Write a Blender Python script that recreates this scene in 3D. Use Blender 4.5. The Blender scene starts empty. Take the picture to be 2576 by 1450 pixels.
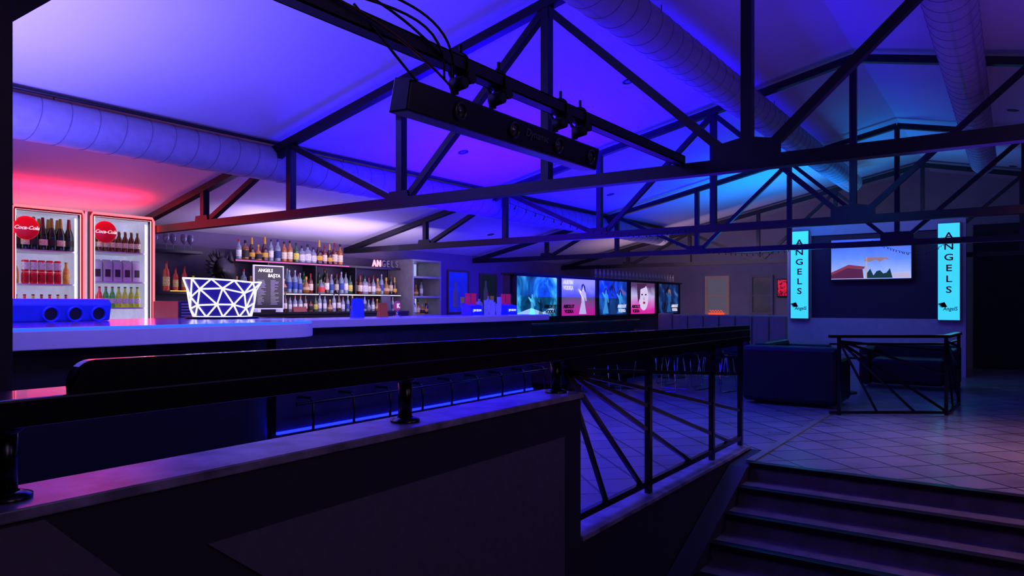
import bpy, bmesh, math, random
from mathutils import Vector, Matrix
random.seed(7)
H = 1.18   # eye height above the raised floor; coordinates below are relative to eye height
SC = bpy.context.scene
try:
    SC.view_settings.view_transform = 'Standard'
except Exception: pass

def lin(c):
    return tuple(((x/255)/12.92 if x/255 <= .04045 else ((x/255+.055)/1.055)**2.4) for x in c)

MATS = {}
def mat(name, rgb, rough=.5, metal=0.0, em=None, es=0.0, var=.12, scale=12, bump=0.0, coat=0.0, spec=.5):
    if name in MATS: return MATS[name]
    m = bpy.data.materials.new(name); m.use_nodes = True
    nt = m.node_tree; b = nt.nodes['Principled BSDF']
    col = lin(rgb)
    b.inputs['Roughness'].default_value = rough
    b.inputs['Metallic'].default_value = metal
    b.inputs['Specular IOR Level'].default_value = spec
    b.inputs['Coat Weight'].default_value = coat
    tc = nt.nodes.new('ShaderNodeTexCoord'); nz = nt.nodes.new('ShaderNodeTexNoise')
    nz.inputs['Scale'].default_value = scale; nz.inputs['Detail'].default_value = 4
    nt.links.new(tc.outputs['Object'], nz.inputs['Vector'])
    cr = nt.nodes.new('ShaderNodeValToRGB')
    cr.color_ramp.elements[0].position = .3; cr.color_ramp.elements[1].position = .7
    cr.color_ramp.elements[0].color = (*[x*(1-var) for x in col], 1)
    cr.color_ramp.elements[1].color = (*[min(1, x*(1+var)) for x in col], 1)
    nt.links.new(nz.outputs['Fac'], cr.inputs['Fac'])
    nt.links.new(cr.outputs['Color'], b.inputs['Base Color'])
    if bump:
        bp = nt.nodes.new('ShaderNodeBump'); bp.inputs['Strength'].default_value = bump
        bp.inputs['Distance'].default_value = .01
        nt.links.new(nz.outputs['Fac'], bp.inputs['Height']); nt.links.new(bp.outputs['Normal'], b.inputs['Normal'])
    if em:
        b.inputs['Emission Color'].default_value = (*lin(em), 1)
        b.inputs['Emission Strength'].default_value = es
    MATS[name] = m; return m

def emis(name, rgb, s):
    return mat(name, rgb, .4, 0, rgb, s, var=.03)

def tile_mat(name, c1, c2, grout, rot, size, rough=.3):
    m = bpy.data.materials.new(name); m.use_nodes = True
    nt = m.node_tree; b = nt.nodes['Principled BSDF']
    tc = nt.nodes.new('ShaderNodeTexCoord'); mp = nt.nodes.new('ShaderNodeMapping')
    mp.inputs['Rotation'].default_value = (0, 0, rot)
    br = nt.nodes.new('ShaderNodeTexBrick'); br.offset = 0.0
    br.inputs['Scale'].default_value = 1.0
    br.inputs['Brick Width'].default_value = size; br.inputs['Row Height'].default_value = size
    br.inputs['Mortar Size'].default_value = .009
    br.inputs['Color1'].default_value = (*lin(c1), 1); br.inputs['Color2'].default_value = (*lin(c2), 1)
    br.inputs['Mortar'].default_value = (*lin(grout), 1)
    nt.links.new(tc.outputs['Object'], mp.inputs['Vector']); nt.links.new(mp.outputs['Vector'], br.inputs['Vector'])
    nz = nt.nodes.new('ShaderNodeTexNoise'); nz.inputs['Scale'].default_value = 3; nz.inputs['Detail'].default_value = 8
    nt.links.new(tc.outputs['Object'], nz.inputs['Vector'])
    mx = nt.nodes.new('ShaderNodeMixRGB'); mx.blend_type = 'MULTIPLY'; mx.inputs['Fac'].default_value = .6
    nt.links.new(br.outputs['Color'], mx.inputs['Color1']); nt.links.new(nz.outputs['Fac'], mx.inputs['Color2'])
    nt.links.new(mx.outputs['Color'], b.inputs['Base Color'])
    mr = nt.nodes.new('ShaderNodeMapRange'); mr.inputs['To Min'].default_value = rough*.8; mr.inputs['To Max'].default_value = rough*1.4
    nt.links.new(nz.outputs['Fac'], mr.inputs['Value']); nt.links.new(mr.outputs['Result'], b.inputs['Roughness'])
    bp = nt.nodes.new('ShaderNodeBump'); bp.inputs['Strength'].default_value = .5; bp.inputs['Distance'].default_value = .004
    bp.invert = True
    nt.links.new(br.outputs['Fac'], bp.inputs['Height']); nt.links.new(bp.outputs['Normal'], b.inputs['Normal'])
    return m

def ramp_em(name, stops, strength, scale=3.0, axis=None):
    """self-lit printed picture: noise or gradient mapped through colours"""
    m = bpy.data.materials.new(name); m.use_nodes = True
    nt = m.node_tree; b = nt.nodes['Principled BSDF']
    tc = nt.nodes.new('ShaderNodeTexCoord')
    cr = nt.nodes.new('ShaderNodeValToRGB')
    while len(cr.color_ramp.elements) < len(stops): cr.color_ramp.elements.new(.5)
    for e, (p, c) in zip(cr.color_ramp.elements, stops):
        e.position = p; e.color = (*lin(c), 1)
    nz = nt.nodes.new('ShaderNodeTexNoise'); nz.inputs['Scale'].default_value = scale
    nz.inputs['Detail'].default_value = 5; nz.inputs['Distortion'].default_value = 1.2
    nt.links.new(tc.outputs['Object'], nz.inputs['Vector'])
    if axis is None:
        nt.links.new(nz.outputs['Fac'], cr.inputs['Fac'])
    else:
        sx = nt.nodes.new('ShaderNodeSeparateXYZ'); nt.links.new(tc.outputs['Generated'], sx.inputs['Vector'])
        ad = nt.nodes.new('ShaderNodeMath'); ad.operation = 'MULTIPLY_ADD'; ad.inputs[1].default_value = .35
        nt.links.new(nz.outputs['Fac'], ad.inputs[0]); 
        sb = nt.nodes.new('ShaderNodeMath'); sb.operation = 'SUBTRACT'; sb.inputs[1].default_value = .17
        nt.links.new(sx.outputs[axis], sb.inputs[0]); nt.links.new(sb.outputs[0], ad.inputs[2])
        nt.links.new(ad.outputs[0], cr.inputs['Fac'])
    nt.links.new(cr.outputs['Color'], b.inputs['Emission Color'])
    nt.links.new(cr.outputs['Color'], b.inputs['Base Color'])
    b.inputs['Emission Strength'].default_value = strength
    b.inputs['Roughness'].default_value = .25
    return m

class MB:
    def __init__(s): s.v=[]; s.f=[]; s.m=[]; s.sm=[]
    def _add(s, vs, fs, mi=0, sm=False):
        o=len(s.v); s.v += [Vector(v) for v in vs]
        for f in fs: s.f.append([i+o for i in f]); s.m.append(mi); s.sm.append(sm)
        return s
    def box(s,x0,x1,y0,y1,z0,z1,mi=0):
        return s._add([(x,y,z) for x in (x0,x1) for y in (y0,y1) for z in (z0,z1)],
            [(0,1,3,2),(4,6,7,5),(0,4,5,1),(2,3,7,6),(0,2,6,4),(1,5,7,3)],mi)
    def obox(s,c,a,b,d,mi=0):
        c,a,b,d=map(Vector,(c,a,b,d))
        return s._add([c+a*i+b*j+d*k for i in (-1,1) for j in (-1,1) for k in (-1,1)],
            [(0,1,3,2),(4,6,7,5),(0,4,5,1),(2,3,7,6),(0,2,6,4),(1,5,7,3)],mi)
    def bar(s,p0,p1,w,t,up=(0,0,1),mi=0):
        p0,p1=Vector(p0),Vector(p1); u=(p1-p0); L=u.length; u/=L
        sd=u.cross(Vector(up)); 
        if sd.length<1e-4: sd=u.cross(Vector((0,1,0)))
        sd.normalize(); n=sd.cross(u).normalized()
        return s.obox((p0+p1)/2,u*L/2,sd*t/2,n*w/2,mi)
    def cyl(s,p0,p1,r0,r1=None,seg=16,mi=0,caps=True):
        r1=r0 if r1 is None else r1
        p0,p1=Vector(p0),Vector(p1); u=(p1-p0).normalized()
        a=u.orthogonal().normalized(); b=u.cross(a)
        vs=[]
        for p,r in((p0,r0),(p1,r1)):
            for i in range(seg):
                t=2*math.pi*i/seg; vs.append(p+(a*math.cos(t)+b*math.sin(t))*r)
        s._add(vs,[(i,(i+1)%seg,seg+(i+1)%seg,seg+i) for i in range(seg)],mi,True)
        if caps: s._add(vs,[tuple(range(seg)),tuple(range(seg,2*seg))],mi)
        return s
    def tube(s,pts,r,seg=8,mi=0,closed=False):
        pts=[Vector(p) for p in pts]; n=len(pts); vs=[]; a=None
        for i,p in enumerate(pts):
            if closed: u=(pts[(i+1)%n]-pts[i-1]).normalized()
            else: u=(pts[min(i+1,n-1)]-pts[max(i-1,0)]).normalized()
            if a is None: a=u.orthogonal().normalized()
            a=(a-u*a.dot(u)).normalized(); b=u.cross(a)
            for k in range(seg):
                t=2*math.pi*k/seg; vs.append(p+(a*math.cos(t)+b*math.sin(t))*r)
        fs=[]
        for i in range(n if closed else n-1):
            j=(i+1)%n
            for k in range(seg): fs.append((i*seg+k,i*seg+(k+1)%seg,j*seg+(k+1)%seg,j*seg+k))
        s._add(vs,fs,mi,True)
        if not closed: s._add(vs,[tuple(range(seg)),tuple(range((n-1)*seg,n*seg))],mi)
        return s
    def lathe(s,prof,c=(0,0,0),seg=20,mi=0,axis=(0,0,1),sx=1.0,sy=1.0,smooth=True):
        c=Vector(c); ax=Vector(axis).normalized()
        if abs(ax.z)>.9: a=Vector((1,0,0)); b=Vector((0,1,0))
        else: a=ax.orthogonal().normalized(); b=ax.cross(a)
        vs=[]
        for r,z in prof:
            for k in range(seg):
                t=2*math.pi*k/seg; vs.append(c+a*math.cos(t)*r*sx+b*math.sin(t)*r*sy+ax*z)
        fs=[]
        for i in range(len(prof)-1):
            for k in range(seg): fs.append((i*seg+k,i*seg+(k+1)%seg,(i+1)*seg+(k+1)%seg,(i+1)*seg+k))
        return s._add(vs,fs,mi,smooth)
    def prism(s,poly,d,mi=0):
        d=Vector(d); n=len(poly); vs=[Vector(p) for p in poly]+[Vector(p)+d for p in poly]
        return s._add(vs,[tuple(range(n)),tuple(range(n,2*n))]+[(i,(i+1)%n,n+(i+1)%n,n+i) for i in range(n)],mi)
    def make(s,name,mats,parent=None,org=(0,0,0),bevel=0.0):
        if not isinstance(mats,(list,tuple)): mats=[mats]
        org=Vector(org); me=bpy.data.meshes.new(name)
        me.from_pydata([tuple(v-org) for v in s.v],[],s.f)
        for m in mats: me.materials.append(m)
        for p,mi,sm in zip(me.polygons,s.m,s.sm): p.material_index=mi; p.use_smooth=sm
        bm=bmesh.new(); bm.from_mesh(me); bmesh.ops.remove_doubles(bm,verts=bm.verts,dist=1e-6)
        bmesh.ops.recalc_face_normals(bm,faces=bm.faces); bm.to_mesh(me); bm.free()
        ob=bpy.data.objects.new(name,me); SC.collection.objects.link(ob)
        if parent is not None:
            ob.parent=parent
        else: ob.location=org
        if bevel:
            md=ob.modifiers.new('bevel','BEVEL'); md.width=bevel; md.segments=2; md.limit_method='ANGLE'
        return ob

def tag(o,label,cat,group=None):
    o['label']=label; o['category']=cat
    if group: o['group']=group
    return o
def struct(o,label=None):
    o['kind']='structure'
    if label: o['label']=label
    return o
def empty(name,loc):
    e=bpy.data.objects.new(name,None); e.location=loc; e.empty_display_size=.1
    SC.collection.objects.link(e); return e
def dup(root,loc,rz=None,sc=None,label=None):
    n=root.copy(); SC.collection.objects.link(n); n.location=loc
    if rz is not None: n.rotation_euler=(0,0,rz)
    if sc is not None: n.scale=(sc,sc,sc)
    if label: n['label']=label
    def rec(o,p):
        for c in [k for k in bpy.data.objects if k.parent==o]:
            q=c.copy(); SC.collection.objects.link(q); q.parent=p; rec(c,q)
    rec(root,n); return n

RX=(math.pi/2,0,math.pi/2)   # text facing +X
RY=(math.pi/2,0,0)           # text facing -Y
def text(s,size,m,loc,rot,parent,name='lettering',shear=0,ext=.002,sx=1.0,bold=0.0,org=(0,0,0),align='CENTER'):
    cu=bpy.data.curves.new(name,'FONT'); cu.body=s; cu.size=size; cu.extrude=ext; cu.shear=shear
    cu.align_x=align; cu.align_y='CENTER'; cu.offset=bold; cu.resolution_u=3
    o=bpy.data.objects.new('tmp',cu); SC.collection.objects.link(o)
    dg=bpy.context.evaluated_depsgraph_get(); dg.update()
    me=bpy.data.meshes.new_from_object(o.evaluated_get(dg)); bpy.data.objects.remove(o)
    me.materials.clear(); me.materials.append(m); me.name=name
    from mathutils import Euler
    M=Euler(rot).to_matrix().to_4x4()
    me.transform(Matrix.Translation(Vector(loc)-Vector(org))@M@Matrix.Diagonal((sx,1,1,1)))
    ob=bpy.data.objects.new(name,me); SC.collection.objects.link(ob)
    ob.parent=parent
    return ob

# ---------------------------------------------------------------- materials
M_ceil=mat('white_painted_ceiling',(215,210,215),.75,var=.03,scale=1.5,bump=.05)
M_wall=mat('grey_plaster_wall',(150,142,150),.8,var=.06,scale=4,bump=.1)
M_walld=mat('dark_plaster_wall',(40,35,48),.8,var=.1,scale=4)
M_barwall=mat('violet_grey_bar_wall',(120,105,140),.8,var=.06,scale=4)
M_steel=mat('black_painted_steel',(22,19,24),.42,var=.3,scale=9,spec=.45)
M_steelgl=mat('black_gloss_rail',(12,12,16),.22,var=.3,scale=9)
M_duct=mat('galvanised_duct_painted',(165,160,170),.55,.0,var=.08,scale=14,bump=.4)
M_seam=mat('duct_seam_grey',(118,112,128),.6)
M_wood=mat('black_stained_wood',(18,14,18),.25,var=.35,scale=6,bump=.08,coat=.2)
M_granite=mat('polished_granite',(140,130,150),.33,var=.55,scale=9)
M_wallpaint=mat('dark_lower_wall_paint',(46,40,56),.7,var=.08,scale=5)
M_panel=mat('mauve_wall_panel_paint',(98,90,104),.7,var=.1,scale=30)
M_black=mat('matte_black',(8,8,10),.6)
M_blackgl=mat('gloss_black',(8,8,12),.15)
M_tileL=tile_mat('floor_tiles',(150,141,146),(136,129,136),(50,45,52),math.radians(45),.33,.28)
M_low=mat('lower_floor',(30,27,32),.5)
M_riser=mat('stair_riser',(88,78,92),.5,var=.3,scale=8)
M_nose=mat('dark_stair_nosing',(22,19,22),.3)
M_ctop=mat('white_countertop',(205,200,210),.18,var=.04,scale=3)
M_fasc=mat('white_counter_fascia',(210,205,215),.4,var=.03)
M_barbase=mat('dark_bar_front',(34,32,58),.4,var=.3,scale=7)
M_white=mat('white_plastic',(215,215,220),.35)
M_fridgein=mat('lit_fridge_interior',(225,225,235),.5,em=(205,205,235),es=.28)
M_neon=emis('red_neon_tube',(255,55,60),7.0)
M_neonw=emis('pink_white_neon_core',(255,170,175),2.2)
M_ledw=emis('white_led_strip',(225,220,255),3.0)
M_ledb=emis('blue_led_strip',(10,20,255),9.0)
M_ledbs=emis('blue_counter_led',(15,50,255),5.0)
M_red=mat('red_enamel',(200,15,30),.3,em=(200,15,30),es=.35)
M_whitee=mat('white_lettering',(240,240,240),.4,em=(255,255,255),es=.6)
M_cyan=emis('cyan_light_panel',(60,210,240),1.0)
M_blk_let=mat('black_lettering',(4,14,28),.8,spec=.1)
M_beige=mat('beige_quilted_upholstery',(150,128,116),.7,var=.1)
M_sofa=mat('dark_leather',(20,19,25),.45,var=.2,scale=20,bump=.2,spec=.35)
M_chrome=mat('chrome',(190,190,200),.15,1.0)
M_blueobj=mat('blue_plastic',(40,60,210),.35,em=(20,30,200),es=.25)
M_shelf=mat('dark_shelf',(24,20,32),.3)
M_pinkled=emis('pink_led_strip',(255,60,140),2.2)
M_cream=mat('cream_frame',(190,160,140),.5,em=(200,150,130),es=.08)

# ---------------------------------------------------------------- room
def zc(x): return 2.52-.217*abs(x+1.29)
XL,XR,YF,YB=-8.6,6.0,15.7,-3.0
ZF=-1.18
b=MB()
b.prism([(XL,YB,zc(XL)),(-1.29,YB,2.52),(-1.29,YB,2.62),(XL,YB,zc(XL)+.1)],(0,YF-YB,0))
b.prism([(-1.29,YB,2.52),(XR,YB,zc(XR)),(XR,YB,zc(XR)+.1),(-1.29,YB,2.62)],(0,YF-YB,0))
struct(b.make('ceiling',M_ceil),'white gabled ceiling')
b=MB(); b.box(XL-.15,XL,YB,YF,-2.1,zc(XL)+.1); struct(b.make('wall_left',M_barwall))
b=MB(); b.box(XR,XR+.15,YB,YF,-2.1,zc(XR)+.1); struct(b.make('wall_right',M_walld))
for nm,y0,y1,m in (('wall_far',YF,YF+.15,M_wall),('wall_back',YB-.15,YB,M_walld)):
    b=MB(); b.prism([(XL,y0,-2.1),(XR,y0,-2.1),(XR,y0,zc(XR)+.1),(-1.29,y0,2.62),(XL,y0,zc(XL)+.1)],(0,y1-y0,0))
    struct(b.make(nm,m))
b=MB(); b.box(-.6,XR,YF-.1,YF,-1.18,1.45); struct(b.make('trim_1',M_walld),'dark section of end wall')  # darker panel over the right part of the end wall
b=MB()
b.box(XL,-1.95,YB,YF,ZF-.12,ZF); b.box(-1.95,-1.6,5.87,YF,ZF-.12,ZF); b.box(-1.6,XR,5.385,YF,ZF-.12,ZF)
struct(b.make('floor',M_tileL),'large square floor tiles laid diagonally')
b=MB(); b.box(-1.75,XR,YB,5.4,-2.02,-1.906); struct(b.make('floor.001',M_low),'dark lower floor')
b=MB(); b.box(-1.64,-1.58,5.40,8.4,ZF,ZF+.012); struct(b.make('trim_2',mat('metal_edge_strip',(140,132,125),.35,.4)),'metal floor edge strip')

# stairs
st=empty('staircase',(0,5.4,-1.9)); tag(st,'dark stairs with black nosings rising to the tiled floor','stairs')
for k in range(6):
    y=5.375-.28*k; z=ZF-.121*k
    if k>0:
        b=MB(); b.box(-1.6,2.2,y-.0,y+.28,z-.121,z-.02); b.make('step',M_riser,st,st.location)
    b=MB(); b.box(-1.6,2.2,y-.025,y+.05,z-.03,z+.004); b.make('nosing',M_nose,st,st.location)
    if k>0:
        b=MB(); b.box(-1.6,2.2,y+.05,y+.28,z-.02,z); b.make('tread',M_riser,st,st.location)
b=MB(); b.box(-1.6,2.2,5.37,5.384,-1.301,-1.21); b.make('riser',M_riser,st,st.location)
b=MB(); b.prism([(-1.735,5.86,-1.9),(-1.735,3.7,-1.9),(-1.735,3.7,-1.83),(-1.735,5.3,-1.2),(-1.735,5.86,-1.182)],(.135,0,0))
b.make('stringer',M_wallpaint,st,st.location)

# ---------------------------------------------------------------- low wall + ledge + rail
lw=empty('low_wall',(-1.85,1.7,-1.9)); tag(lw,'dark painted low wall with mauve panels and stone ledge','wall')
O=lw.location
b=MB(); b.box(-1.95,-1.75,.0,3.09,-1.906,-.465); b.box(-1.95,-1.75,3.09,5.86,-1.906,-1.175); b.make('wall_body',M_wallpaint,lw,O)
b=MB(); b.box(-1.97,-1.735,.0,3.10,-.465,-.4375); b.make('stone_ledge',M_granite,lw,O,bevel=.004)
b=MB(); b.box(-1.96,-1.74,3.10,5.865,-1.178,-1.152); b.make('curb_cap',M_granite,lw,O,bevel=.004)
b=MB(); xx=-1.749
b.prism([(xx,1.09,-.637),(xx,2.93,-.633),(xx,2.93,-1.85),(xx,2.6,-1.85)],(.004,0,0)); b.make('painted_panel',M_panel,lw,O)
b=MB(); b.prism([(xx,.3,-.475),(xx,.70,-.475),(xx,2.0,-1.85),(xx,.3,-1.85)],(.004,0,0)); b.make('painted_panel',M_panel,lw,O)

hr=empty('handrail',(-1.85,1.7,-.4375)); tag(hr,'long black wooden shelf rail with upstanding board on steel posts','railing')
O=hr.location
b=MB(); b.box(-1.94,-1.75,.2,5.88,-.268,-.205); b.make('rail_shelf',M_wood,hr,O,bevel=.006)
b=MB(); x=-1.785
pts=[(x,.76,-.205),(x,.76,-.175)]
for i in range(7):
    t=math.pi/2*i/6; pts.append((x,.76+.05*(1-math.cos(t)),-.18+.05*math.sin(t)))
pts+=[(x,5.88,-.175),(x,5.88,-.205)]
b.prism(pts,(.03,0,0)); b.make('upstand_board',M_wood,hr,O,bevel=.004)
b=MB(); b.box(-1.79,-1.75,3.0,5.88,-.30,-.268); b.make('under_rail',M_steelgl,hr,O)
for yy in (.66,1.95,3.02):
    b=MB(); b.cyl((-1.85,yy,-.437),(-1.85,yy,-.268),.026,seg=20)
    b.lathe([(.055,-.437),(.055,-.428),(.03,-.42)],(-1.85,yy,0),20); b.lathe([(.03,-.29),(.045,-.275),(.045,-.268)],(-1.85,yy,0),20)
    b.make('post',M_steelgl,hr,O)

def railbar(b,p,q,w=.03,t=.03): b.bar(p,q,w,t,up=(1,0,0))
fr=empty('railing',(-1.82,4.5,-1.155)); tag(fr,'black steel railing with bars fanned out from one corner','railing')
O=fr.location; x=-1.82
for yy in (4.05,5.17,5.84):
    b=MB(); b.box(x-.018,x+.018,yy-.018,yy+.018,-1.152,-.269); b.make('post',M_steelgl,fr,O)
b=MB(); b.box(x-.015,x+.015,3.10,5.84,-1.105,-1.07); b.make('bottom_rail',M_steelgl,fr,O)
b=MB(); b.box(x-.015,x+.015,3.10,5.84,-.335,-.305); b.make('top_rail',M_steelgl,fr,O)
o0=(x,3.06,-.33)
for e in ((3.5,-1.09),(3.95,-1.09),(4.75,-1.09),(5.6,-1.09),(5.84,-.87),(5.84,-.57)):
    b=MB(); railbar(b,o0,(x,e[0],e[1]),.022,.022); b.make('fan_bar',M_steelgl,fr,O)

pl=empty('pillar',(-2.2,.6,ZF)); tag(pl,'dark steel column with diagonal knee brace','pillar')
O=pl.location; M_pil=mat('dark_violet_column',(42,30,54),.6)
b=MB(); b.box(-2.3,-2.1,.45,.77,ZF,2.30); b.make('column',M_pil,pl,O,bevel=.005)
b=MB(); b.prism([(-2.12,.60,.56),(-2.12,1.9,1.82),(-2.12,1.9,2.10),(-2.12,.60,.84)],(-.14,0,0)); b.make('knee_brace',M_pil,pl,O)

# ---------------------------------------------------------------- roof trusses
KX=-1.29; SP=1.405
def ztop(x): return 2.42-.217*abs(x-KX)
ZB=.83
def Lbeam(p0,p1,w=.06,t=.012):
    p0,p1=Vector(p0),Vector(p1); u=(p1-p0).normalized(); n=Vector((0,1,0)).cross(u).normalized(); y=Vector((0,1,0))
    b=MB(); c=(p0+p1)/2; L=(p1-p0).length/2
    b.obox(c-y*(w/2),u*L,n*(w/2),y*(t/2)); b.obox(c+n*(w/2-t/2),u*L,n*(t/2),y*(w/2))
    return b
tr=empty('roof_truss',(0,4.28,ZB)); tag(tr,'black angle-iron roof truss with posts and diagonals','truss','black steel roof trusses')
O=Vector((0,0,ZB))
Lbeam((-8.58,0,ZB),(5.95,0,ZB),.078).make('bottom_chord',M_steel,tr,O)
Lbeam((-8.58,0,ztop(-8.58)),(KX,0,ztop(KX)),.07).make('top_chord',M_steel,tr,O)
Lbeam((KX,0,ztop(KX)),(5.95,0,ztop(5.95)),.07).make('top_chord',M_steel,tr,O)
for s in (-1,1):
    for k in range(0 if s==1 else 1,5):
        xn=KX+s*SP*k
        if ztop(xn)-ZB<.05: continue
        b=Lbeam((xn,0,ZB),(xn,0,ztop(xn)),.062); b.make('web_post',M_steel,tr,O)
    for k0,k1,bt in ((0,1,0),(2,1,0),(2,3,0),(4,3,0)):
        xa,xb=KX+s*SP*k0,KX+s*SP*k1
        b=Lbeam((xa+s*.07*(1 if k1>k0 else -1),0,ZB+.03),(xb,0,ztop(xb)-.03),.052); b.make('web_diagonal',M_steel,tr,O)
    for k in (2,4):
        xn=KX+s*SP*k; b=MB(); b.prism([(xn-.13,-.045,ZB-.03),(xn+.13,-.045,ZB-.03),(xn+.10,-.045,ZB+.09),(xn-.10,-.045,ZB+.09)],(0,.012,0))
        b.make('gusset_plate',M_steel,tr,O)
b=MB(); b.prism([(KX-.20,-.045,ZB-.03),(KX+.20,-.045,ZB-.03),(KX+.20,-.045,ZB+.12),(KX+.04,-.045,ZB+.15),(KX-.04,-.045,ZB+.15),(KX-.20,-.045,ZB+.12)],(0,.014,0))
b.make('gusset_plate',M_steel,tr,O)
for y in (7.71,10.97,14.3): dup(tr,(0,y,ZB))

# ---------------------------------------------------------------- ducts
for (x,z,r,y0,y1) in ((-5.83,1.345,.165,YB+.05,13.6),(-2.23,2.045,.16,YB+.05,13.2),(-.35,2.045,.16,YB+.05,12.4)):
    d=empty('ventilation_duct',(x,y0,z)); tag(d,'white spiral ventilation duct running under the sloped ceiling','duct','spiral ventilation ducts')
    b=MB(); b.lathe([(r,0),(r,y1-y0)],(x,y0,z),40,axis=(0,1,0))
    b.lathe([(0.001,0),(r,0)],(x,y1,z),32,axis=(0,1,0),smooth=False)
    b.make('duct_tube',M_duct,d,d.location)
    pitch=.2; n=int((y1-y0)/pitch); S=28
    pts=[(x+r*math.cos(2*math.pi*i/S),y0+pitch*i/S,z+r*math.sin(2*math.pi*i/S)) for i in range(n*S)]
    b=MB(); b.tube(pts,.0038,5); b.make('spiral_seam',M_seam,d,d.location)
    for yy in (2.4,5.2,8.4,11.6):
        b=MB(); b.cyl((x,yy,z+r),(x,yy,zc(x)),.004,seg=6)
        b.make('hanger_rod',M_steel,d,d.location)
b=MB(); b.cyl((-5.74,YB+.1,1.525),(-5.74,13.6,1.525),.014,seg=8)
o=b.make('dark_rod',M_steel,None,(-5.74,0,1.525)); tag(o,'thin dark rod running along the top of the duct','rod')  # thin dark cylinder between duct top and ceiling

M_dl=mat('downlight_lens',(120,120,140),.2)
for i,(x,y) in enumerate(((-3.03,6.28),(-5.05,6.26),(-5.1,9.94),(-7.38,9.9),(0,10.1),(0,14.2),(-3.03,9.94),(-3.03,2.6))):
    d=empty('downlight',(x,y,zc(x))); tag(d,'small round recessed ceiling downlight','lamp','recessed downlights')
    b=MB(); b.lathe([(.035,-.002),(.05,-.008),(.06,-.004),(.062,.004)],(0,0,0),24); a=b.make('bezel',M_steel,d); 
    b=MB(); b.lathe([(0.001,-.004),(.034,-.004)],(0,0,0),20); b.make('lens',M_dl,d)
    d.rotation_euler=(0,math.atan(.217)*(1 if x>KX else -1),0)

# ---------------------------------------------------------------- lamp bar
pb=MB(); pb.box(-1.72,-1.66,-2.9,4.24,.862,.868); pb.box(-1.72,-1.714,-2.9,4.24,.862,.915)
pb.box(-1.666,-1.66,-2.9,4.24,.862,.915); pb.box(-1.72,-1.66,-2.9,4.24,.909,.915)
o=pb.make('mounting_beam',M_steel,None,(-1.69,1,.88)); tag(o,'black steel beam spanning between trusses, carrying a light bar','beam')
lb=empty('light_bar',(-1.72,2.45,.72)); tag(lb,'long black stage light bar with round lenses hung from a beam','stage light')
O=lb.location
b=MB(); b.prism([(-1.69,1.79,.66),(-1.67,1.79,.765),(-1.75,1.79,.785),(-1.78,1.79,.665)],(0,1.35,0)); b.make('housing',mat('lamp_housing_black',(14,13,17),.35),lb,O,bevel=.006)
for yy in (2.06,2.41,2.76,3.06):
    b=MB(); b.lathe([(.034,-.004),(.036,.010),(.027,.016),(.025,.006)],(-1.682,yy,.715),24,axis=(1,.0,-.18)); b.make('lens_ring',mat('lens_ring_dark',(55,50,62),.2),lb,O)
    b=MB(); b.lathe([(.001,.012),(.014,.009),(.025,.004)],(-1.682,yy,.715),20,axis=(1,0,-.18)); b.make('lens',mat('lamp_lens',(60,60,70),.08,spec=.9),lb,O)
text('Dynamic',.05,mat('faint_grey_print',(90,90,105),.5),(-1.675,2.58,.722),RX,lb,shear=.3,org=O)
for yy in (2.08,2.32,2.80,2.98):
    b=MB()
    b.tube([(-1.70+.045*math.cos(t),yy,.885+.05*math.sin(t)) for t in [math.radians(a) for a in range(-60,241,20)]],.008,6)
    b.cyl((-1.72,yy,.79),(-1.72,yy,.84),.016,seg=12); b.cyl((-1.71,yy-.02,.815),(-1.65,yy-.02,.815),.028,.02,seg=16)
    b.cyl((-1.72,yy+.02,.845),(-1.65,yy+.02,.845),.02,.024,seg=16); b.cyl((-1.69,yy,.93),(-1.69,yy,.97),.007,seg=8)
    b.make('clamp',M_black,lb,O)
def bez(p0,p1,p2,p3,n=14):
    r=[]
    for i in range(n+1):
        t=i/n; r.append(Vector(p0)*(1-t)**3+3*Vector(p1)*t*(1-t)**2+3*Vector(p2)*t*t*(1-t)+Vector(p3)*t**3)
    return r
M_cab=mat('black_cable',(12,10,12),.5); M_cabo=mat('orange_brown_cable',(90,40,20),.5)
for i,(c,m) in enumerate(((((-1.69,1.3,1.05),(-1.66,1.5,.94),(-1.62,1.62,.99),(-1.66,1.98,.86)),M_cab),
    (((-1.68,1.28,.93),(-1.62,1.6,.93),(-1.6,1.9,1.02),(-1.66,1.95,.80)),M_cab),
    (((-1.67,1.25,.90),(-1.63,1.55,.95),(-1.61,1.85,.80),(-1.70,2.06,.79)),M_cabo),
    (((-1.69,1.55,.94),(-1.60,1.66,.78),(-1.62,1.78,.72),(-1.70,1.85,.785)),M_cab),
    (((-1.66,1.62,1.0),(-1.6,1.75,.98),(-1.60,1.95,.97),(-1.66,2.0,.82)),M_cab))):
    b=MB(); b.tube(bez(*c),.0045,6); o=b.make('power_cable',m,None,c[0]); tag(o,'thin electrical cable looped over the beam beside the light bar','cable','cables on the beam')
for c in (((-3.4,4.3,.9),(-3.2,5.6,.62),(-3.1,6.6,.62),(-2.9,7.7,.86)),((-3.6,7.7,.88),(-3.2,8.8,.6),(-2.9,9.9,.6),(-2.4,10.95,.86)),((-1.6,10.95,.88),(-1.3,11.8,.7),(-1.1,12.6,.7),(-.9,13.55,1.0))):
    pts=bez(*c,n=30); b=MB(); b.tube(pts,.002,5)
    for p in pts[1:-1]: b.cyl(p,p+Vector((random.uniform(-.02,.02),0,-.03)),.003,.006,seg=6)
    o=b.make('string_light_cable',M_cab,None,c[0]); tag(o,'unlit string light garland hanging between trusses','string lights')

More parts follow.
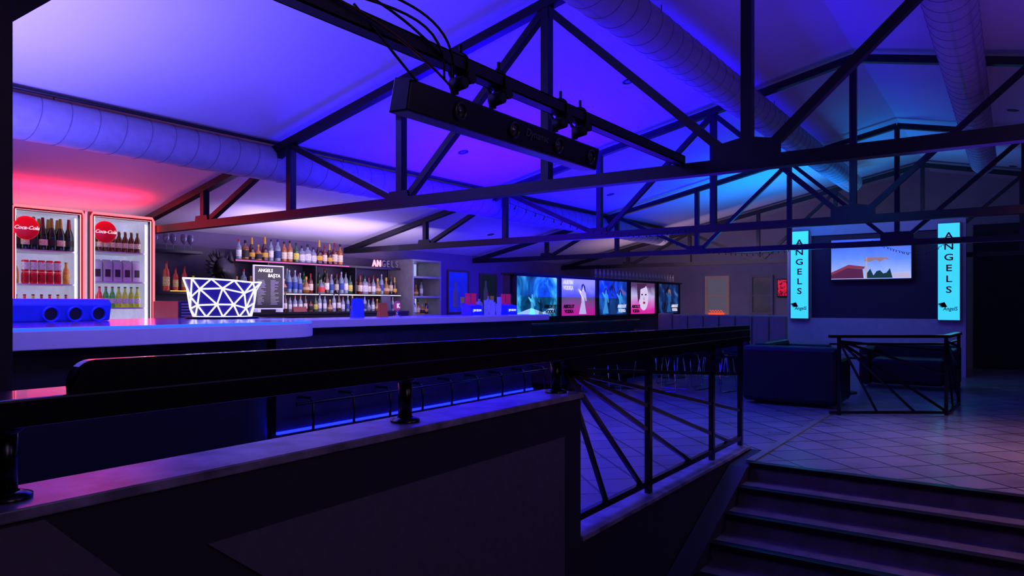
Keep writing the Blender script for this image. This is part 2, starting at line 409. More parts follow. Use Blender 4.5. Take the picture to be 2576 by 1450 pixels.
# ---------------------------------------------------------------- bottles
PROF={
 'liquor':([(.001,0),(.036,0),(.039,.008),(.039,.17),(.034,.195),(.014,.225),(.0125,.265)],.045,.14,.0395,(.262,.295,.0155)),
 'square':([(.001,0),(.046,0),(.05,.008),(.05,.15),(.042,.172),(.015,.19),(.014,.225)],.035,.125,.0505,(.22,.26,.018)),
 'round':([(.001,0),(.035,0),(.052,.03),(.055,.07),(.045,.12),(.018,.165),(.014,.21)],.05,.09,.0556,(.205,.25,.02)),
 'flask':([(.001,0),(.05,0),(.053,.006),(.05,.10),(.03,.135),(.014,.15),(.014,.20)],.02,.09,.0536,(.195,.225,.017)),
 'tall':([(.001,0),(.034,0),(.036,.008),(.036,.2),(.03,.23),(.013,.26),(.012,.31)],.06,.16,.0365,(.305,.335,.014)),
 'champagne':([(.001,0),(.042,0),(.045,.01),(.045,.14),(.036,.19),(.018,.24),(.015,.27)],.05,.11,.0456,(.22,.33,.0215)),
 'beer':([(.001,0),(.028,0),(.030,.006),(.030,.12),(.024,.15),(.012,.18),(.012,.215)],.045,.10,.0306,(.212,.225,.0145)),
 'can':([(.001,0),(.028,0),(.033,.01),(.033,.105),(.028,.115),(.001,.115)],.02,.095,.0334,None)}
protos={}
def gl(c,e=.16): return mat('glass_%d_%d_%d'%c,c,.08,0,c,e,spec=.9,var=.4,scale=22)  # small emission stands in for light coming through from behind
def bottle(kind,body,lab,cap,x,y,z,group,label,sc=1.0):
    key=(kind,body,lab,cap)
    if key in protos:
        o=dup(protos[key],(x,y,z),random.uniform(-.4,.4),sc,label); o['group']=group; o['label']=label; return o
    prof,l0,l1,lr,cp=PROF[kind]; seg=8 if kind=='square' else 16
    b=MB(); b.lathe(prof,(0,0,0),seg); nm='drink_can' if kind=='can' else 'bottle'
    o=b.make(nm,gl(body)); o.location=(x,y,z)
    ml=mat('label_%d_%d_%d'%lab,lab,.6,0,lab,.04,var=.45,scale=70)
    b=MB(); b.lathe([(lr-.0003,l0),(lr,l0+.001),(lr,l1-.001),(lr-.0003,l1)],(0,0,0),seg); b.make('paper_label' if kind!='can' else 'printed_band',ml,o)
    if cp:
        mc=mat('cap_%d_%d_%d'%cap,cap,.35,.3,var=.05)
        b=MB(); b.lathe([(cp[2],cp[0]),(cp[2]*.9 if kind!='champagne' else .014,cp[1]-.004),(cp[2]*.8 if kind!='champagne' else .014,cp[1]),(.001,cp[1])],(0,0,0),seg); b.make('bottle_cap',mc,o)
    tag(o,label,'can' if kind=='can' else 'bottle',group); o.scale=(sc,sc,sc); protos[key]=o
    return o

# ---------------------------------------------------------------- fridges
FX=-7.8
def fridge(y0,y1,disc,shelves):
    zt=.955; zb=ZF; f=empty('drinks_fridge',(FX-.3,(y0+y1)/2,zb)); O=f.location
    tag(f,'tall glass-door drinks cooler framed by a glowing red neon tube','fridge','neon-framed drinks fridges')
    t=.035
    b=MB(); b.box(FX-.6,FX-.57,y0,y1,zb,zt,0); b.box(FX-.57,FX-.05,y0,y0+t,zb,zt); b.box(FX-.57,FX-.05,y1-t,y1,zb,zt)
    b.box(FX-.57,FX-.05,y0+t,y1-t,zt-.05,zt); b.box(FX-.57,FX-.05,y0+t,y1-t,zb,zb+.3); b.make('cabinet',M_fridgein,f,O)
    b=MB(); fw=.05
    b.box(FX-.045,FX,y0,y0+fw,zb+.05,zt); b.box(FX-.045,FX,y1-fw,y1,zb+.05,zt); b.box(FX-.045,FX,y0+fw,y1-fw,zt-fw,zt); b.box(FX-.045,FX,y0+fw,y1-fw,zb+.05,zb+.35)
    dr=b.make('door_frame',mat('door_frame_dark',(36,22,28),.45),f,O)
    b=MB(); g=.013; X=FX+.012
    pts=[(X,y0+g,zb+.2),(X,y0+g,zt-.05),(X,y0+.03,zt-g),(X,y1-.03,zt-g),(X,y1-g,zt-.05),(X,y1-g,zb+.2)]
    b.tube(pts,.012,8); b.make('neon_tube',M_neon,f,O)
    b=MB(); X=FX+.008; g=.045
    b.tube([(X,y0+g,zb+.3),(X,y0+g,zt-g),(X,y1-g,zt-g),(X,y1-g,zb+.3)],.005,6); b.make('inner_neon_tube',M_neonw,f,O)
    for yy in (y0+t+.025,y1-t-.025):
        b=MB(); b.cyl((FX-.07,yy,zb+.35),(FX-.07,yy,zt-.08),.009,seg=8); b.make('led_strip',M_ledw,f,O)
    for z in shelves:
        b=MB(); b.box(FX-.55,FX-.08,y0+t+.002,y1-t-.002,z-.014,z); b.make('shelf',M_white,f,O)
    b=MB(); b.lathe([(.001,.012),(.105,.012),(.115,.006),(.115,0)],(FX+.002,disc[0],disc[1]),36,axis=(1,0,0)); lg=b.make('logo_disc',M_red,f,O)
    text('Coca-Cola',.05,M_whitee,(FX+.016,disc[0],disc[1]),RX,f,'logo_lettering',shear=.35,bold=.001,org=O)
    return f
F1=fridge(2.83,3.50,(2.965,.735),(.535,.20,-.13))
F2=fridge(3.545,4.225,(3.70,.755),(.56,.24,-.04))
CH=(12,30,16); GOLD=(200,150,50)
for i in range(7): bottle('champagne',CH,(215,205,180) if i%2 else (30,30,30),GOLD if i%3 else (160,30,40),FX-.16,2.93+i*.081,.535,'sparkling wine in the fridge','dark green sparkling wine bottle with foil neck')
for i in range(6): bottle('champagne',CH,(215,205,180),GOLD,FX-.30,2.94+i*.085,.535,'sparkling wine in the fridge','dark green sparkling wine bottle with foil neck')
for i in range(5):
    for k in range(2):
        bottle('can',(200,20,30),(190,15,28) if k==0 else (225,225,225),GOLD,FX-.14,3.01+i*.073,.20+k*.118,'cans in the fridge','red soft drink can stacked on fridge shelf')
bottle('beer',(190,120,30),(220,180,60),GOLD,FX-.13,2.92,.20,'beers in the fridge','amber small bottle on fridge shelf')
bottle('beer',(190,120,30),(220,180,60),GOLD,FX-.15,3.385,.20,'beers in the fridge','amber beer bottle on fridge shelf')
for i in range(7): bottle('beer',[(150,90,30),(230,60,30),(220,190,60)][i%3],(220,210,190),(190,30,30),FX-.14,2.93+i*.075,-.13,'beers in the fridge','small coloured mixer bottle on fridge shelf')
for i in range(8):
    bottle('beer',(80,40,12),(225,215,190),GOLD,FX-.14,3.64+i*.067,.56,'beers in the fridge','brown beer bottle with pale label in fridge')
    bottle('beer',(80,40,12),(225,215,190),GOLD,FX-.26,3.64+i*.067,.56,'beers in the fridge','brown beer bottle with pale label in fridge')
    bottle('beer',[(200,40,40),(230,60,60),(60,150,60),(80,170,70),(190,200,60),(200,210,70),(170,190,50),(190,200,60)][i],(235,225,215),[(220,30,30),(30,120,40)][i//4],FX-.14,3.64+i*.067,-.04,'coloured mixers in the fridge','small coloured soda bottle with pale label')
for i in range(5):
    b=MB(); y=3.64+i*.103
    b.box(FX-.2,FX-.12,y,y+.085,.24,.24+.2); b.prism([(FX-.2,y,.44),(FX-.12,y,.44),(FX-.16,y,.475)],(0,.085,0))
    o=b.make('juice_carton',M_white,None,(FX-.16,y+.04,.24)); tag(o,'white gable-top drinks carton on fridge shelf','carton','cartons in the fridge')
    b=MB(); b.box(FX-.12,FX-.1185,y+.015,y+.07,.29,.37); b.make('printed_panel',mat('carton_print',(70,55,60),.6,var=.4,scale=50),o,(FX-.16,y+.04,.24))

# ---------------------------------------------------------------- back bar shelves
BX=-8.35
bb=empty('back_bar',(BX,6.5,ZF)); tag(bb,'dark back bar unit with shelves and pink lighting','shelving'); O=bb.location
b=MB(); b.box(XL+.01,-8.42,4.35,8.45,ZF,.72); b.make('back_panel',mat('dark_violet_panel',(44,32,66),.5),bb,O)
b=MB(); b.box(-8.42,-7.95,4.33,8.45,ZF,-.14); b.make('base_cabinet',M_shelf,bb,O)
b=MB(); b.box(-8.42,-7.93,4.33,8.45,-.14,-.11); b.make('back_counter',M_shelf,bb,O)
for z,y0,y1 in ((.575,5.45,8.45),(.15,4.45,8.45),(.64,4.4,5.0)):
    b=MB(); b.box(-8.42,-8.12,y0,y1,z-.03,z); b.make('shelf',M_shelf,bb,O)
for z,y0,y1,m in ((.575,5.45,7.35,M_pinkled),(.15,5.5,8.45,M_ledw),):
    b=MB(); b.box(-8.118,-8.112,y0,y1,z-.020,z-.012); b.make('led_strip',m,bb,O)
for yy in (5.95,6.75,7.5):
    b=MB(); b.box(-8.42,-8.13,yy-.008,yy+.008,.15,.545); b.make('shelf_divider',M_shelf,bb,O)
BC=[('liquor',(150,80,20),(220,205,170),(20,20,20)),('square',(110,55,15),(20,20,22),(15,15,15)),('liquor',(112,120,140),(215,220,230),(170,20,30)),
    ('round',(130,85,40),(200,170,120),(190,145,50)),('tall',(100,118,145),(40,70,150),(160,160,170)),('tall',(14,22,14),(190,180,150),(110,15,25)),
    ('liquor',(90,25,18),(215,200,170),(150,20,20)),('square',(115,120,135),(200,200,205),(40,40,50)),('liquor',(25,70,35),(210,195,80),(20,50,25)),
    ('round',(105,112,130),(120,130,150),(100,100,110)),('liquor',(108,116,135),(30,50,110),(20,40,110)),('champagne',(50,14,14),(210,165,50),(180,140,40)),
    ('flask',(160,95,30),(25,20,20),(190,150,60)),('flask',(105,110,120),(200,60,50),(30,30,30)),('tall',(60,30,12),(225,215,195),(30,30,30)),('tall',(112,120,135),(235,235,240),(20,20,25))]
def row(y0,y1,z,n,group,x=-8.24,sc=1.0,kinds=None,avoid=()):
    for i in range(n):
        k=(kinds or BC)[random.randrange(len(kinds or BC))]
        yy=y0+(y1-y0)*(i+.5)/n+random.uniform(-.004,.004)
        if any(abs(yy-a)<.055 for a in avoid): continue
        nm={'liquor':'straight','square':'square-shouldered','round':'round-bellied','tall':'tall slim','champagne':'heavy','beer':'small','flask':'squat'}[k[0]]
        bottle(*k,x+random.uniform(-.01,.01),yy,z,group,nm+' spirits bottle on the back bar shelf',sc*random.uniform(.86,1.1))
row(5.5,7.3,.575,18,'spirits on the upper bar shelf',x=-8.2)
row(6.0,8.42,.15,26,'spirits on the middle bar shelf',sc=.98,x=-8.18,avoid=(5.95,6.75,7.5))
row(6.05,8.4,.15,24,'spirits on the middle bar shelf',x=-8.33,sc=1.02,avoid=(5.95,6.75,7.5))
row(5.5,5.9,.15,4,'spirits on the middle bar shelf')
row(4.55,5.0,.15,4,'backlit liqueurs on the bar shelf',kinds=[('round',(230,210,40),(230,120,40),(60,60,20)),('liquor',(210,190,50),(200,60,40),(160,30,30)),('tall',(180,60,40),(220,200,120),(150,30,30))])
row(6.15,8.3,-.11,25,'small bottles on the back counter',sc=.74,x=-8.1)
b=MB(); b.box(-8.14,-8.12,4.6,4.9,.151,.158); o=b.make('glow_base',emis('yellow_glow',(255,200,30),2.0),None,(-8.13,4.7,.15)); tag(o,'small yellow backlit display base under liqueur bottles','lamp')
gp=None
for i in range(5):
    loc=(-8.25+.04*(i%2),4.48+i*.11,.64)
    if gp is None:
        b=MB(); b.lathe([(.001,0),(.035,0),(.034,.004),(.005,.01),(.004,.08),(.02,.095),(.038,.13),(.036,.18),(.030,.2)],(0,0,0),20)
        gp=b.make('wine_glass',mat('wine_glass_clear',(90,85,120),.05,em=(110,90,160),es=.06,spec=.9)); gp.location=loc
        tag(gp,'clear stemmed wine glass on high bar shelf','glass','wine glasses on the shelf')
    else: dup(gp,loc)
c=Vector((-8.0,5.2,.42)); 
sc_=empty('animal_sculpture',c); tag(sc_,'dark sculpture of a snarling wolf head with ears and mane','sculpture')
rng=random.Random(3)
b=MB(); b.lathe([(.001,-.18),(.13,-.17),(.17,-.06),(.15,.05),(.09,.13),(.05,.2),(.03,.24),(.001,.25)],c,14,axis=(.75,-.55,-.05),sx=.85,sy=1.0); b.make('head',M_steel,sc_,c)
for s in (-1,1):
    b=MB(); e=c+Vector((.0,.0,.1))+Vector((.55,.75,0))*.09*s; b.cyl(e,e+Vector((-.03,.02*s,.14)),.05,.004,seg=6); b.make('ear',M_steel,sc_,c)
    b=MB(); e=c+Vector((.17,-.12,-.02)); b.cyl(e+Vector((0,.02*s,-.05)),e+Vector((.05,.02*s,-.09)),.012,.001,seg=6); b.make('fang',M_steel,sc_,c)
b=MB()
for i in range(46):
    a=rng.uniform(0,6.28); r=.15; p=c+Vector((-.06,.0,0))+Vector((-.1*math.cos(a),r*math.cos(a)*1.1,r*math.sin(a)))
    b.cyl(p,p+Vector((-.03,.12*math.cos(a)+.03,.10*math.sin(a)+.02)),.03,.002,seg=5)
b.make('mane',M_steel,sc_,c)
b=MB(); b.cyl((-8.02,5.2,.18),(-8.05,5.2,.30),.07,.09,seg=12); b.make('neck',M_steel,sc_,c)
b=MB(); b.box(-8.15,-7.95,5.1,5.3,.15,.19); b.make('plinth',M_steel,sc_,c)

for i,ch in enumerate('ANGELS'):
    lit=i<2; y=7.93+i*.098; z=.575
    e=empty('shelf_letter',(-8.18,y,z)); tag(e,('glowing pinkish' if lit else 'unlit dark')+' marquee letter '+ch+' standing on the shelf','letter','marquee letters on the shelf')
    text(ch,.15,emis('letter_glow',(255,150,160),1.6) if lit else mat('letter_unlit',(125,115,145),.5),(0,0,.056),RX,e,'letter_face',ext=.012,bold=.001,sx=.8)
mb=empty('menu_board',(-7.9,5.79,-.10)); O=mb.location; tag(mb,'upright black chalk menu board in a lit frame','menu board')
b=MB(); b.box(-7.915,-7.905,5.57,6.01,-.06,.49); b.make('board',mat('menu_black',(22,22,34),.3),mb,O)
b=MB(); 
for (a,c_,d,e) in ((5.56,5.575,-.07,.50),(6.005,6.02,-.07,.50)): b.box(-7.92,-7.898,a,c_,d,e)
b.box(-7.92,-7.898,5.575,6.005,.485,.50); b.box(-7.92,-7.898,5.575,6.005,-.07,-.055); b.box(-7.96,-7.86,5.6,5.64,-.108,-.07); b.box(-7.96,-7.86,5.94,5.98,-.108,-.07)
b.make('frame',mat('menu_frame_glow',(170,165,200),.4,em=(170,165,220),es=.8),mb,O)
text('ANGELS',.06,M_whitee,(-7.902,5.74,.43),RX,mb,org=O,bold=.001,shear=.1)
text('BAŞTA',.06,M_whitee,(-7.902,5.87,.365),RX,mb,org=O,bold=.001,shear=.1)
rg=random.Random(5); ml_=mat('chalk_lines',(150,150,170),.6,em=(150,150,170),es=.2)
for yy in (5.62,5.82):
    b=MB()
    for i in range(18):
        z=.30-i*.018; w=rg.uniform(.05,.13); b.box(-7.904,-7.9025,yy,yy+w,z,z+.006)
    b.make('menu_lines',ml_,mb,O)

dc=empty('display_cabinet',(-8.15,8.85,ZF)); O=dc.location; tag(dc,'pale metal display cabinet with glowing glass compartments','cabinet')
b=MB(); b.box(-8.45,-8.42,8.5,9.2,ZF,.72); b.box(-8.42,-7.9,8.5,8.53,ZF,.72); b.box(-8.42,-7.9,9.17,9.2,ZF,.72)
for z in (.69,.42,.10,-.2): b.box(-8.42,-7.9,8.53,9.17,z,z+.03)
b.box(-8.42,-7.92,8.53,9.17,ZF,-.2)
b.make('cabinet',mat('pale_metal_cabinet',(120,118,130),.4),dc,O)
for z0,z1 in ((.46,.68),(-.15,.09)):
    b=MB(); b.box(-8.415,-8.41,8.56,9.14,z0,z1); b.make('light_panel',emis('cool_light_panel',(160,175,205),1.1),dc,O)
row(8.6,9.1,.13,4,'bottles in the display cabinet',x=-8.2,sc=.85); row(8.6,9.1,-.17,5,'bottles in the display cabinet',x=-8.1,sc=.8)
for y0,y1,z0,z1,kind in ((10.2,10.77,-.15,.6,0),(11.18,11.68,-.12,.57,1)):
    p=empty('framed_poster',(XL+.02,(y0+y1)/2,z0)); O=p.location; tag(p,('blue drink advert with a beer bottle' if kind==0 else 'dark green drink advert')+' in a wooden frame','poster')
    b=MB(); x=XL+.005; b.box(x,x+.03,y0-.03,y0,z0-.03,z1+.03); b.box(x,x+.03,y1,y1+.03,z0-.03,z1+.03); b.box(x,x+.03,y0,y1,z0-.03,z0); b.box(x,x+.03,y0,y1,z1,z1+.03); b.make('frame',mat('dull_gold_frame',(110,90,70),.4),p,O)
    b=MB(); b.box(x,x+.01,y0,y1,z0,z1); b.make('print',mat('poster_print_%d'%kind,(30,50,190) if kind==0 else (16,40,36),.3,em=(30,50,190) if kind==0 else (16,40,36),es=.3,var=.4,scale=5),p,O)
    b=MB(); b.lathe([(.001,0),(.06,0),(.07,.02),(.07,.28),(.03,.4),(.03,.5),(.001,.5)],(x+.011,(y0+y1)/2-.08,z0+.08),16,sx=.05); b.make('printed_bottle',mat('printed_bottle%d'%kind,(90,80,120) if kind==0 else (60,110,70),.4,em=(70,60,110),es=.3),p,O)
    b=MB(); b.lathe([(.001,0),(.05,0),(.065,.2),(.001,.2)],(x+.011,(y0+y1)/2+.13,z0+.08),16,sx=.05); b.make('printed_glass',mat('printed_glass',(150,120,70),.4,em=(130,100,60),es=.3),p,O)

# ---------------------------------------------------------------- bar counters
ZT=-.12
def arc(cx,cy,r,a0,a1,n=10): return [(cx+r*math.cos(math.radians(a0+(a1-a0)*i/n)),cy+r*math.sin(math.radians(a0+(a1-a0)*i/n))) for i in range(n+1)]
outl=[(-5.75,.05),(-3.7,.05)]+arc(-4.15,2.83,.45,0,90,14)+[(-4.96,3.28),(-4.96,3.9),(-5.75,3.9)]
cn=empty('bar_counter',(-4.7,1.6,ZF)); O=cn.location; tag(cn,'wide bar counter with rounded white edge and blue lit glossy top','bar counter')
b=MB(); b.prism([(x,y,-.215) for x,y in outl],(0,0,.09)); b.make('fascia',M_fasc,cn,O,bevel=.006)
def inset(o,d):
    return [(-5.75+ (p[0]+5.75)*(1-d/2.05), .05+(p[1]-.05)*(1-d/3.2)) for p in o]
b=MB(); b.prism([(x,y,-.124) for x,y in inset(outl,.04)],(0,0,.006)); b.make('countertop',mat('blue_gloss_counter',(70,70,180),.12),cn,O)
b=MB(); pth=[(x,y,-.121) for x,y in inset(outl[1:-3],.012)]; b.tube(pth,.010,6); b.make('led_strip',M_ledbs,cn,O)
b=MB(); b.prism([(x,y,ZF) for x,y in inset(outl,.22)],(0,0,-.215-ZF)); b.make('bar_front',mat('black_bar_front',(13,12,20),.45,var=.2),cn,O)
c2=empty('bar_counter',(-4.55,5,ZF)); O=c2.location; tag(c2,'long straight bar counter with white edge and dark front','bar counter')
b=MB(); b.box(-4.95,-4.25,3.30,6.8,-.18,-.12); b.make('countertop',M_ctop,c2,O,bevel=.006)
b=MB(); b.box(-4.9,-4.42,3.30,6.7,ZF+.22,-.18); b.box(-4.9,-4.47,3.3,6.7,ZF,ZF+.22); b.make('bar_front',M_barbase,c2,O)
b=MB(); b.box(-4.42,-4.40,3.3,6.7,ZF+.22,ZF+.238); b.make('led_strip',M_ledb,c2,O)
for yy in [3.5+.4*i for i in range(9)]:
    b=MB(); b.tube([(-4.42,yy,-.70),(-4.28,yy,-.70),(-4.25,yy,-.73),(-4.25,yy,ZF)],.011,8); b.make('foot_rail_post',M_steelgl,c2,O)
b=MB(); b.cyl((-4.25,3.35,-.73),(-4.25,6.75,-.73),.012,seg=12); b.make('foot_rail',M_steelgl,c2,O)

# lattice lamp
ll=empty('lattice_lamp',(-5.33,3.46,ZT+.004)); O=Vector((0,0,0)); tag(ll,'faceted tub-shaped lamp with glowing white lattice lines','lamp')
rg=random.Random(11); rings=[]; N=11
for k,(r,z) in enumerate(((.225,.012),(.245,.11),(.275,.205),(.30,.305))):
    ring=[]
    for i in range(N):
        t=2*math.pi*(i+(.5 if k%2 else 0))/N+rg.uniform(-.16,.16)*(k not in(0,3))
        zz=z+(rg.uniform(-.035,.035) if k in(1,2) else (.0 if k==0 else -.02*math.sin(t)+rg.uniform(-.012,.012)))
        ring.append(Vector((r*math.cos(t),r*math.sin(t),zz)))
    rings.append(ring)
b=MB(); sh=MB()
for k in range(4):
    for i in range(N):
        p=rings[k][i]; b.cyl(p,rings[k][(i+1)%N],.0065,seg=6)
        if k<3:
            q1=rings[k+1][i]; q2=rings[k+1][(i-1)%N] if k%2==0 else rings[k+1][(i+1)%N]
            b.cyl(p,q1,.0065,seg=6); b.cyl(p,q2,.0065,seg=6)
            for tri in ((p,rings[k][(i+1)%N],rings[k+1][i] if k%2==0 else rings[k+1][(i+1)%N]),(p,q1,q2)):
                sh._add([v*.975 for v in tri],[(0,1,2)])
b.make('lattice',emis('lattice_white',(225,220,255),1.6),ll,O)
sh.make('shade',mat('lamp_shade_blue',(45,40,110),.4,em=(50,40,150),es=.25),ll,O)
b=MB(); b.lathe([(.001,0),(.28,0),(.29,.006),(.28,.012),(.001,.012)],(0,0,0),32); b.make('base',M_black,ll,O)

bs=empty('bottle_holder',(-5.3,2.14,ZT)); O=bs.location; tag(bs,'blue block-shaped holder with three dark round openings','holder')
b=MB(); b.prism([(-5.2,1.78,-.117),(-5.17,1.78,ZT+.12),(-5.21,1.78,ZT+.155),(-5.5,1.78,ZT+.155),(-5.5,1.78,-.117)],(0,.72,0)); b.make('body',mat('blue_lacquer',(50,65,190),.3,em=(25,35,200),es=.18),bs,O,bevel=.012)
for yy in (2.11,2.26,2.41):
    b=MB(); b.lathe([(.05,-.01),(.055,.02),(.05,.035),(.043,.03),(.041,.005)],(-5.19,yy,ZT+.055),24,axis=(1,0,-.1)); b.make('port_ring',M_blueobj,bs,O)
    b=MB(); b.lathe([(.001,.012),(.042,.012)],(-5.19,yy,ZT+.055),20,axis=(1,0,-.1)); b.make('port_opening',M_black,bs,O)

im=empty('slatted_cooler',(-7.3,4.75,ZF)); O=im.location; tag(im,'pale appliance with horizontal vent slats behind the bar','appliance')
b=MB(); b.box(-7.6,-7.1,4.1,4.75,ZF,.03); b.make('body',mat('appliance_grey',(80,75,90),.4),im,O,bevel=.01)
b=MB()
for i in range(9): b.box(-7.1,-7.088,4.13,4.72,-.25+i*.03,-.235+i*.03)
b.make('vent_slats',mat('slat_pale',(150,145,165),.4,em=(120,115,140),es=.1),im,O)

def card(y,x,w,h,m,txt,label,tm,size,z=ZT):
    e=empty('standing_card',(x,y,z)); tag(e,label,'sign')
    b=MB(); b.prism([(0,-w/2,0),(-.05,-w/2,0),(-.022,-w/2,h),(-.018,-w/2,h)],(0,w,0)); b.make('card',m,e)
    for i,t in enumerate(txt):
        o=text(t,size,tm,(-.004-.015*(1-i*.25),0,h*(.72-.28*i)),RX,e)
    return e
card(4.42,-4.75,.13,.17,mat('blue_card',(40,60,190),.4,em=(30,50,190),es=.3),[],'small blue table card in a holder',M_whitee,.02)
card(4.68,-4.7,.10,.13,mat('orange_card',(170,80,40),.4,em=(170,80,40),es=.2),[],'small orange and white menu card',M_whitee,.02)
card(8.0,-7.98,.2,.24,mat('white_board_card',(60,55,70),.5),['WE','PLAY','HERE'],'small dark slogan board with pale lettering',M_whitee,.06,z=-.108)
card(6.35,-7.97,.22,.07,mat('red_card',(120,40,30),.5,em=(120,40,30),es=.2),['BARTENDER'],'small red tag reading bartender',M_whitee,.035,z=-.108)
e=empty('round_badge',(-4.8,4.95,ZT)); tag(e,'round white and red badge sign with letter K on a stand','sign')
b=MB(); b.cyl((0,0,0),(0,0,.05),.012,seg=12); b.lathe([(.04,0),(.04,.008),(.01,.012)],(0,0,0),20); b.make('stand',M_chrome,e)
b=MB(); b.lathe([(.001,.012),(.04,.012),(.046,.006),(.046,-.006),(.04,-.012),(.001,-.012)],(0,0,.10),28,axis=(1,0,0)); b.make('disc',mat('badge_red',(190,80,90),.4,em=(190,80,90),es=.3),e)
text('K',.06,M_whitee,(.016,0,.10),RX,e,bold=.002)
def caddy(x,y,txt):
    e=empty('bar_caddy',(x,y,ZT)); tag(e,'blue bar caddy holding stacks of red cups','caddy')
    b=MB(); b.prism([(.07,-.1,0),(.06,-.1,.1),(-.07,-.1,.13),(-.07,-.1,0)],(0,.2,0)); b.make('box',M_blueobj,e,bevel=.004)
    text(txt,.034,M_whitee,(.072,0,.05),RX,e)
    for dx in (-.05,.05):
        b=MB()
        for k in range(6): b.lathe([(.022,.10+k*.02),(.030,.13+k*.02),(.031,.132+k*.02)],(-.02,dx,0),16)
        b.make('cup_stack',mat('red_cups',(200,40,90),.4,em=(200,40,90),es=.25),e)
caddy(-4.75,5.14+.9,'JIM BEAM'); caddy(-4.7,6.62,'JIM BEAM')
for i,(y,n) in enumerate(((6.22,7),(6.27,6),(6.32,7),(6.38,9),(6.44,5))):
    e=empty('glass_stack',(-4.7+.06*(i%2),y,ZT)); tag(e,'stack of clear tumblers on the white counter','glass','stacked tumblers on the counter')
    b=MB()
    for k in range(n): b.lathe([(.020,k*.018),(.026,.05+k*.018),(.026,.052+k*.018)],(0,0,0),14)
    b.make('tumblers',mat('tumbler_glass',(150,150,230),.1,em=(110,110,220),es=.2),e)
bottle(*BC[2],-4.85,6.46,ZT,'bottles on the counter','clear spirits bottle on the counter',.8)
bottle(*BC[7],-4.88,6.33,ZT,'bottles on the counter','clear square bottle on the counter',.8)
bottle(*BC[0],-5.5,3.82,-.118,'bottles on the counter','amber spirits bottle near the lattice lamp',.8)

# ---------------------------------------------------------------- poster partition
pp=empty('partition',(-5.62,10.9,ZF)); O=pp.location; tag(pp,'low black partition wall carrying illuminated posters','partition')
b=MB(); b.box(-5.72,-5.6,7.95,13.9,ZF,.40); b.make('partition_body',mat('partition_violet_black',(40,34,56),.5),pp,O)
b=MB(); b.box(-5.74,-5.52,7.93,13.92,.40,.425); b.make('top_cap',M_black,pp,O)
def figure(pts,x,mname,col,es,parent,O,nm='printed_figure'):
    b=MB(); b.prism([(x,p[0],p[1]) for p in pts],(.002,0,0)); return b.make(nm,emis(mname,col,es),parent,O)
def ell(cy,cz,ry,rz,n=18): return [(cy+ry*math.cos(2*math.pi*i/n),cz+rz*math.sin(2*math.pi*i/n)) for i in range(n)]
posts=[(8.01,9.10,ramp_em('poster_teal_sea',[(.3,(3,20,40)),(.5,(10,90,120)),(.62,(60,190,210)),(.75,(170,240,240))],.75,2.2)),
 (9.19,10.29,ramp_em('poster_grey_pink',[(.1,(210,30,150)),(.35,(150,70,140)),(.55,(90,90,110)),(.9,(170,170,190))],.7,3.0,2)),
 (10.38,11.45,ramp_em('poster_blue_night',[(.3,(5,15,40)),(.5,(20,60,130)),(.65,(30,110,190)),(.8,(200,60,60))],.7,3.0)),
 (11.56,12.65,ramp_em('poster_magenta',[(.1,(230,40,160)),(.4,(220,120,190)),(.6,(200,190,220)),(.9,(90,60,100))],.85,3.0,2)),
 (12.78,13.81,ramp_em('poster_dark_blue',[(.35,(4,10,30)),(.55,(15,50,110)),(.7,(40,110,180)),(.8,(220,130,60))],.6,3.0))]
zb_,zt_=-.18,.385
